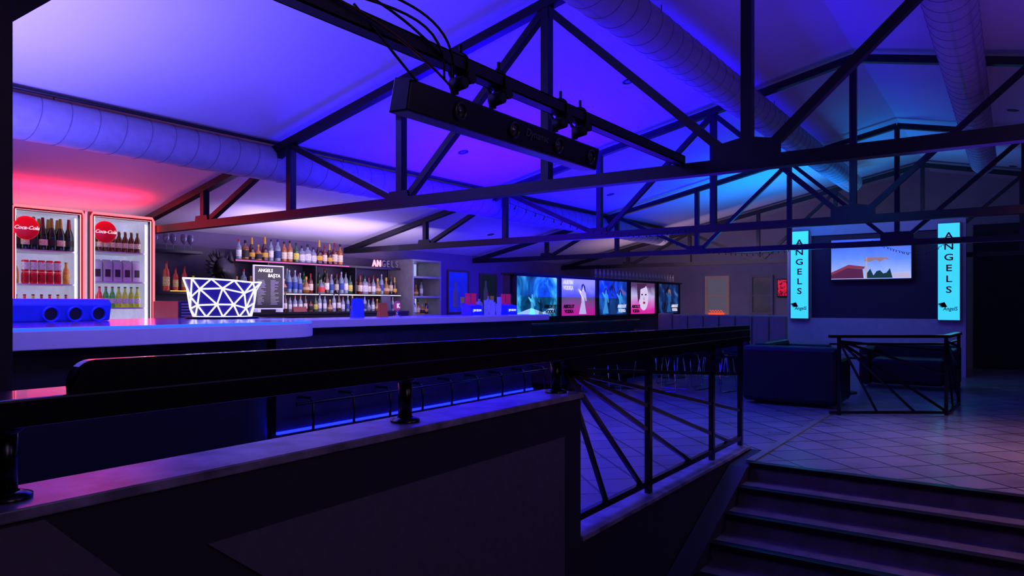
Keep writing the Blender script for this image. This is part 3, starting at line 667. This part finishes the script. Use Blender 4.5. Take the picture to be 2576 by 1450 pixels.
for i,(y0,y1,m) in enumerate(posts):
    e=empty('illuminated_poster',(-5.58,(y0+y1)/2,zb_)); O=e.location
    tag(e,['teal illuminated vodka poster with figures in water','grey and pink illuminated vodka poster with woman','blue illuminated poster with three figures','magenta illuminated vodka poster with a large face','dark blue illuminated poster with dancing figure'][i],'poster','illuminated posters on the partition')
    b=MB(); x=-5.598
    b.box(x,x+.07,y0-.03,y0,zb_-.03,zt_); b.box(x,x+.07,y1,y1+.03,zb_-.03,zt_); b.box(x,x+.07,y0,y1,zb_-.03,zb_); b.box(x,x+.07,y0-.03,y1+.03,zt_,zt_+.012)
    b.make('frame',M_black,e,O)
    b=MB(); b.box(x,x+.04,y0,y1,zb_,zt_); b.make('print',m,e,O)
    X=x+.041; yc=(y0+y1)/2
    def person(cy,s,mn,col,es,hair=None):
        h=zb_
        figure(ell(cy,h+.41*s,.032*s,.042*s),X,mn,col,es,e,O)
        figure([(cy-.02*s,h+.38*s),(cy+.02*s,h+.38*s),(cy+.08*s,h+.34*s),(cy+.11*s,h+.22*s),(cy+.08*s,h+.21*s),(cy+.05*s,h+.29*s),(cy+.045*s,h+.2*s),(cy+.10*s,h+.02),(cy-.12*s,h+.02),(cy-.045*s,h+.2*s),(cy-.05*s,h+.29*s),(cy-.13*s,h+.40*s),(cy-.15*s,h+.38*s),(cy-.08*s,h+.32*s)],X,mn,col,es,e,O)
        if hair: figure([(cy-.045*s,h+.36*s),(cy-.05*s,h+.45*s),(cy,h+.475*s),(cy+.05*s,h+.44*s),(cy+.09*s,h+.33*s),(cy+.03*s,h+.40*s),(cy+.0*s,h+.455*s)],X+.002,hair[0],hair[1],es*.8,e,O,'printed_hair')
    if i==0:
        person(yc-.12,.7,'fig_teal',(90,200,215),.6); person(yc+.1,.55,'fig_dark',(5,40,60),.5)
        figure([(y0+.05,zb_+.05),(y0+.4,zb_+.12),(y0+.7,zb_+.06),(y1-.1,zb_+.14),(y1-.05,zb_+.04),(y0+.05,zb_+.01)],X,'fig_wave',(190,240,245),.6,e,O,'printed_wave')
    if i==1: person(yc+.15,1.05,'fig_grey',(215,205,225),.7,('hair_dk',(40,35,50)))
    if i==2:
        for dx,s in ((-.25,.95),(.02,1.0),(.28,.9)): person(yc+dx,s,'fig_blue%d'%int(dx*100),(70,170,220) if dx!=.02 else (25,70,120),.6,('hair_dk',(40,35,50)))
    if i==3:
        figure(ell(yc+.05,zb_+.30,.2,.24),X,'fig_face',(235,215,230),.8,e,O,'printed_face')
        figure([(yc-.2,zb_+.2),(yc-.25,zt_-.02),(yc+.2,zt_-.01),(yc+.1,zt_-.08),(yc-.1,zt_-.12),(yc-.12,zb_+.28)],X+.002,'hair_mid',(90,50,80),.5,e,O,'printed_hair')
        for dy in (-.03,.13): figure(ell(yc+dy,zb_+.35,.035,.014),X+.003,'fig_eye',(30,15,30),.2,e,O,'printed_eye')
        figure(ell(yc+.06,zb_+.20,.05,.022),X+.003,'fig_lips',(190,20,60),.7,e,O,'printed_lips')
        figure([(yc+.05,zb_+.33),(yc+.07,zb_+.25),(yc+.03,zb_+.25)],X+.003,'fig_nose',(190,150,180),.5,e,O,'printed_nose')
    if i==4: person(yc+.05,1.0,'fig_blue_d',(40,110,170),.5,('hair_or',(220,150,90)))
    if i in (0,2,4): text('ABSOLUT\nVODKA',.075,M_blk_let if i==0 else M_whitee,(X+.003,y1-.19,zb_+.1),RX,e,org=O,bold=.003)
    if i==1:
        text('ABSOLUT\nVODKA',.075,M_blk_let,(X+.003,y0+.26,zb_+.10),RX,e,org=O,bold=.003); text('AUSTIN\nVODKA',.085,M_whitee,(X+.003,y0+.24,zt_-.10),RX,e,org=O,bold=.003)
    if i==3: text('ABSOLUT\nVODKA',.08,M_blk_let,(X+.004,y0+.26,zb_+.09),RX,e,org=O,bold=.003)
for i in range(24): bottle('beer',(95,85,90),(110,100,100),(120,110,100),-5.63,10.45+i*.142,.425,'row of small bottles on the partition','small empty bottle lined up on partition top',.7)

# ---------------------------------------------------------------- benches and booths
bn=empty('bench',(-5.3,10.3,ZF)); O=bn.location; tag(bn,'long dark padded bench running under the posters','bench')
b=MB(); b.box(-5.58,-5.42,8.2,11.75,ZF,-.27); b.make('backrest',M_sofa,bn,O,bevel=.03)
b=MB(); b.box(-5.42,-4.95,8.2,11.75,ZF+.08,ZF+.45); b.make('seat',M_sofa,bn,O,bevel=.03)
bo=empty('booth_bench',(-4.1,12.3,ZF)); O=bo.location; tag(bo,'beige upholstered booth bench with vertical padded panels','bench')
for i in range(8):
    b=MB(); x0=-5.35+i*.285; b.box(x0+.005,x0+.28,12.3,12.42,ZF+.4,-.19 if i>0 else -.17); b.make('back_panel',M_beige,bo,O,bevel=.025)
b=MB(); b.box(-5.35,-3.07,11.85,12.3,ZF+.3,ZF+.45); b.make('seat',M_beige,bo,O,bevel=.03)
b=MB(); b.box(-5.33,-3.09,11.9,12.42,ZF,ZF+.3); b.make('base',M_black,bo,O)

def sofa(cx,cy,rz,w,label,hb=.68,group=None):
    e=empty('sofa',(cx,cy,ZF)); tag(e,label,'sofa',group); e.rotation_euler=(0,0,rz)
    b=MB(); b.box(-w/2,w/2,-.4,-.2,.04,hb); b.make('backrest',M_sofa,e,bevel=.05)
    b=MB(); b.box(-w/2+.15,w/2-.15,-.2,.4,.06,.42); b.make('seat',M_sofa,e,bevel=.05)
    for s in (-1,1):
        b=MB(); x0=s*(w/2-.075); b.box(x0-.075,x0+.075,-.2,.42,.04,.56); b.make('armrest',M_sofa,e,bevel=.04)
sofa(-2.12,8.95,0,1.05,'dark leather sofa seen from behind beside the railing',.69)
sofa(-2.7,11.2,math.radians(-90),1.3,'dark leather lounge sofa before the stage wall',.62)
sofa(-1.2,11.6,math.radians(180),1.2,'dark leather lounge sofa facing away from the stage',.6)
def table(x,y,h=.74,s=.35):
    e=empty('table',(x,y,ZF)); tag(e,'small square dark table on a pedestal','table','small dark tables')
    b=MB(); b.box(-s,s,-s,s,h-.03,h); b.make('tabletop',M_blackgl,e,bevel=.005)
    b=MB(); b.cyl((0,0,.03),(0,0,h-.03),.03,seg=14); b.make('pedestal',M_steel,e)
    b=MB(); b.lathe([(.001,0),(.22,0),(.22,.015),(.04,.03),(.001,.03)],(0,0,0),24); b.make('foot',M_steel,e)
table(-4.5,9.2); table(-4.5,10.9); table(-1.9,10.3,.5,.3)
ch=empty('chair',(-3.9,9.9,ZF)); tag(ch,'dark shell chair on thin chrome wire legs','chair','wire-leg chairs')
b=MB()
rows_=[(-.20,.45),(-.05,.44),(.12,.45),(.19,.50),(.22,.62),(.24,.80)]
vs=[];fs=[]
for y,z in rows_:
    for k in range(7):
        u=(k-3)/3; vs.append((u*.21*(1-.15*(z>.6)),y-.03*abs(u)**2*(z>.5),z+.03*abs(u)**2*(z<.6)))
for i in range(5):
    for k in range(6): fs.append((i*7+k,i*7+k+1,(i+1)*7+k+1,(i+1)*7+k))
b._add(vs,fs,0,True); s_=b.make('seat_shell',M_sofa,ch); md=s_.modifiers.new('t','SOLIDIFY'); md.thickness=.018
for s in (-1,1):
    b=MB(); b.tube([(s*.15,-.15,.44),(s*.2,-.2,.02),(s*.2,-.17,.008),(s*.2,.18,.008),(s*.2,.21,.02),(s*.15,.15,.44)],.008,6); b.make('leg',M_chrome,ch)
for x,y,r in ((-3.85,9.2,-1.6),(-3.85,11.1,-1.3),(-3.3,10.35,.2),(-4.5,10.1,3.1),(-3.3,9.55,2.9),(-4.5,8.5,.1)): dup(ch,(x,y,ZF),r)

r2=empty('railing',(-1.0,8.6,ZF)); O=r2.location; tag(r2,'black steel corner railing with crossed bars and flat handrail','railing')
A=Vector((-1.51,8.2,0));B=Vector((-.58,8.85,0));C=Vector((-.52,9.85,0)); Zt=-.345
up=Vector((0,0,1))
for P in (A,B,C):
    b=MB(); b.bar(P+up*ZF,P+up*Zt,.035,.035,up=(1,0,0)); b.make('post',M_steelgl,r2,O)
ext=(A-B).normalized()*.10
for P,Q in ((A+ext,B),(B,C)):
    b=MB(); b.bar(P+up*Zt,Q+up*Zt,.03,.07); b.make('handrail_bar',M_steelgl,r2,O)
    b=MB(); b.bar(P+up*(ZF+.03),Q+up*(ZF+.03),.03,.03); b.make('bottom_rail',M_steelgl,r2,O)
    b=MB(); b.bar(P+up*(Zt-.08),Q+up*(Zt-.08),.02,.02); b.make('mid_rail',M_steelgl,r2,O)
for P,Q,ts in ((A,B,(.35,.7,1.0)),(B,C,(.5,1.0))):
    for t in ts:
        b=MB(); b.bar(P+up*(Zt-.05),P.lerp(Q,t)+up*(ZF+.04),.02,.02,up=(1,0,0)); b.make('fan_bar',M_steelgl,r2,O)
    for zz in (-.5,-.75):
        b=MB(); b.bar(P+up*(Zt-.05),Q+up*zz,.02,.02,up=(1,0,0)); b.make('fan_bar',M_steelgl,r2,O)

# ---------------------------------------------------------------- stage wall
b=MB(); y0=13.6
b.box(-3.38,-2.97,y0,y0+.2,ZF,1.42); b.box(-.98,-.62,y0,y0+.2,ZF,1.42)
b.box(-2.97,-.98,y0,y0+.2,ZF,-.25); b.box(-2.97,-.98,y0,y0+.2,1.22,1.42)
struct(b.make('wall_stage',mat('pale_stage_wall',(165,160,180),.7,var=.05)),'pale free-standing stage wall with dark recess')
b=MB(); b.box(-2.97,-.98,y0+.06,y0+.2,-.25,1.22); struct(b.make('trim_3',mat('dark_recess_panel',(34,29,52),.5)),'dark recessed panel')
for i,(x0,x1) in enumerate(((-3.30,-3.00),(-1.00,-.70))):
    xc=(x0+x1)/2; e=empty('light_box_sign',(xc,y0-.04,-.26)); O=e.location; tag(e,'tall cyan light box sign with vertical black letters','sign','cyan light box signs')
    b=MB(); b.box(x0-.015,x1+.015,y0-.075,y0-.002,-.275,1.32); b.make('housing',mat('sign_housing',(70,90,110),.4),e,O)
    b=MB(); b.box(x0,x1,y0-.082,y0-.075,-.26,1.305); b.make('light_panel',M_cyan,e,O)
    for k,c_ in enumerate('ANGELS'): text(c_,.15,M_blk_let,(xc,y0-.086,1.10-k*.175),RY,e,'letter',sx=1.25,bold=.002,org=O)
    text('AngelS',.085,M_blk_let,(xc+.02,y0-.086,-.08),RY,e,'logo_lettering',shear=.15,sx=.85,org=O,bold=.001)
    b=MB()
    for k in range(4): b.prism([(xc-.13-.01*k,y0-.086,-.02+.02*k-.04),(xc-.02,y0-.086,-.05),(xc-.06,y0-.086,-.03+.02*k)],(0,.003,0))
    b.make('wing_emblem',M_blk_let,e,O)
tv=empty('television',(-2.0,y0-.05,.43)); O=tv.location; tag(tv,'wall-mounted television showing a red-roofed house under blue sky','television')
yt=y0-.06
b=MB(); b.box(-2.65,-1.36,yt,yt+.06,.40,1.13); b.box(-2.2,-1.8,yt+.06,yt+.13,.6,.9); b.make('casing',M_black,tv,O)
b=MB(); b.box(-2.62,-1.385,yt-.004,yt,.43,1.115); b.make('screen',ramp_em('tv_sky',[(0,(170,190,240)),(.5,(95,135,220)),(1,(50,85,190))],1.0,2.0,2),tv,O)
def pic(pts,col,nm,s=.7):
    b=MB(); b.prism([(p[0],yt-.006,p[1]) for p in pts],(0,.001,0)); b.make(nm,emis('tv_'+nm,col,s),tv,O)
pic([(-2.62,.44),(-2.62,.50),(-2.36,.62),(-2.12,.60),(-2.10,.44)],(95,40,60),'house')
pic([(-2.62,.50),(-2.62,.55),(-2.34,.68),(-2.08,.64),(-2.10,.60),(-2.36,.62)],(150,60,60),'roof')
tp=[(-2.05,.44)]+[(-2.05+.05*i,.53+.05*math.sin(i*2.1)+.03*(i%2)) for i in range(8)]+[(-1.66,.44)]
pic(tp,(25,60,50),'tree')
pic([(-1.66,.44),(-1.66,.52),(-1.40,.54),(-1.40,.44)],(210,200,205),'wall')
pic([(-2.075,.44),(-2.06,.80),(-2.05,.80),(-2.055,.44)],(230,180,120),'pole')
pic([(-2.10,.74),(-2.05,.80),(-1.75,.79),(-1.70,.74),(-1.78,.765),(-1.85,.71),(-1.92,.76),(-2.0,.72)],(170,130,110),'bunting')

# ---------------------------------------------------------------- windows on far wall
for i,(x0,x1) in enumerate(((-5.66,-5.12),(-4.66,-4.18))):
    e=empty('window_%d'%(i+1),((x0+x1)/2,YF-.05,-.22)); struct(e,'narrow cream-framed window in the end wall'); O=e.location
    b=MB(); f=.05; z0,z1=-.24,.62
    b.box(x0,x0+f,YF-.08,YF-.005,z0,z1); b.box(x1-f,x1,YF-.08,YF-.005,z0,z1); b.box(x0+f,x1-f,YF-.08,YF-.005,z1-f,z1); b.box(x0+f,x1-f,YF-.08,YF-.005,z0,z0+f); b.box(x0+f,x1-f,YF-.06,YF-.01,.16,.19)
    b.make('window_frame',M_cream if i==0 else mat('grey_frame',(130,125,130),.5),e,O)
    b=MB(); b.box(x0+f,x1-f,YF-.03,YF-.02,z0+f,z1-f); b.make('window_pane',mat('pane_%d'%i,(50,50,65),.15,em=(110,105,125),es=.45 if i==0 else .12,var=.5,scale=3),e,O)
e=empty('red_sign',(-3.98,YF-.05,.15)); tag(e,'small glowing red sign on the end wall','sign'); O=e.location
b=MB(); b.box(-4.1,-3.88,YF-.06,YF-.002,.15,.53); b.make('casing',M_black,e,O)
b=MB(); b.box(-4.08,-3.9,YF-.065,YF-.06,.17,.51); b.make('panel',ramp_em('red_sign_face',[(.4,(40,2,6)),(.55,(220,20,30))],.9,14),e,O)
b=MB(); 
pts=[(-5.54+.30*i/24,YF-.11,-.16+.025*math.sin(i*1.3)) for i in range(25)]
b.tube(pts,.005,6); b.box(-5.56,-5.22,YF-.13,YF-.09,-.24,-.20)
o=b.make('neon_decoration',emis('orange_neon',(255,70,20),1.2),None,(-5.4,YF-.13,-.22)); tag(o,'small orange neon decoration on the window sill','neon light')

# ---------------------------------------------------------------- lights
def area(name,loc,rot,sx,sy,col,e,spread=180):
    l=bpy.data.lights.new(name,'AREA'); l.shape='RECTANGLE'; l.size=sx; l.size_y=sy; l.energy=e; l.color=lin(col); l.spread=math.radians(spread)
    o=bpy.data.objects.new(name,l); o.location=loc; o.rotation_euler=rot; SC.collection.objects.link(o); return o
def point(name,loc,col,e,r=.1):
    l=bpy.data.lights.new(name,'POINT'); l.energy=e; l.color=lin(col); l.shadow_soft_size=r
    o=bpy.data.objects.new(name,l); o.location=loc; SC.collection.objects.link(o); return o
UP=(math.pi,0,0)
area('violet_uplight',(-4.6,1.0,.25),UP,1.6,2.0,(105,95,255),180,140)
area('neon_ceiling_fill',(-7.7,3.0,.99),(math.pi,math.radians(-25),0),.3,2.0,(255,25,55),24)  # added area light, boosts the neon's red on the ceiling
area('red_front',(-7.6,3.5,.3),(0,math.radians(-90),0),1.2,1.2,(255,40,80),6)
area('blue_uplight',(-4.6,6.6,.2),UP,1.4,2.0,(26,0,255),330,130)
area('blue_uplight_b',(-5.2,9.8,.1),UP,2.0,2.5,(26,12,255),150)
area('violet_uplight_b',(-2.4,4.6,.3),UP,1.5,2.0,(60,15,255),30)
area('violet_wall_wash',(-7.7,6.4,.72),UP,.3,2.4,(160,140,255),16)
area('counter_down',(-4.6,3.6,1.5),(0,0,0),1.0,4.0,(70,65,255),38)
area('counter_front_fill',(-2.6,3.2,.5),(0,math.radians(75),0),.3,4.5,(120,105,255),20,120)  # added fill to brighten the counter edge, not a fixture
area('violet_ceiling_fill',(.8,5.0,.6),UP,2.5,3.0,(75,35,220),30)  # added fill that tints the right-hand ceiling violet
area('violet_over_far',(.5,11.5,.6),UP,2.5,3.0,(60,50,150),20)
area('cyan_uplight',(-3.0,11.9,.4),UP,1.2,1.0,(5,120,220),75,140)
area('cyan_stage',(-2.0,13.2,1.45),UP,2.4,.3,(60,150,200),6)
area('stage_front',(-2.0,11.8,1.6),(math.radians(50),0,0),2.4,.4,(110,110,180),18)
area('bottle_fill',(-7.4,6.9,.5),(0,math.radians(90),0),1.0,3.5,(220,195,235),34)  # added fill aimed at the shelves to brighten the bottles
area('warm_far',(-6.4,13.6,.65),UP,1.5,1.5,(210,170,200),9)
area('warm_far_wall',(-4.8,13.3,1.0),(math.radians(75),0,0),2.4,.5,(200,170,190),14)  # added wash to lift the end wall, not a fixture
area('warm_floor',(.5,6.8,1.9),(0,0,0),.5,.5,(255,170,120),22,90)  # added warm fill over the right-hand floor
area('cyan_floor',(-1.1,7.2,1.5),(0,0,0),.8,.8,(40,140,255),14,110)
area('floor_blue',(-3.2,6.0,.7),(0,0,0),1.2,2.5,(95,80,240),20,120)
point('ambient_entry',(1.6,1.2,1.2),(190,160,205),30,.6)  # added ambient fill for the low wall, not a fixture
point('ambient_stairs',(1.2,3.4,.9),(180,150,190),12,.5)  # added ambient fill for the steps, not a fixture
area('wall_side_blue',(-6.8,10.4,.3),(0,math.radians(90),0),.8,2.5,(60,40,255),40)

w=bpy.data.worlds.new('world'); SC.world=w; w.use_nodes=True
w.node_tree.nodes['Background'].inputs[0].default_value=(.012,.008,.03,1)
w.node_tree.nodes['Background'].inputs[1].default_value=1

cam=bpy.data.cameras.new('camera'); co=bpy.data.objects.new('camera',cam); SC.collection.objects.link(co)
co.location=(0,0,0); co.rotation_euler=(math.pi/2,0,math.radians(35))
cam.sensor_width=36; cam.lens=1800/2576*36; cam.shift_y=40/2576; cam.clip_start=.05
SC.camera=co
for o in list(bpy.data.objects):
    if o.parent is None: o.location.z+=H
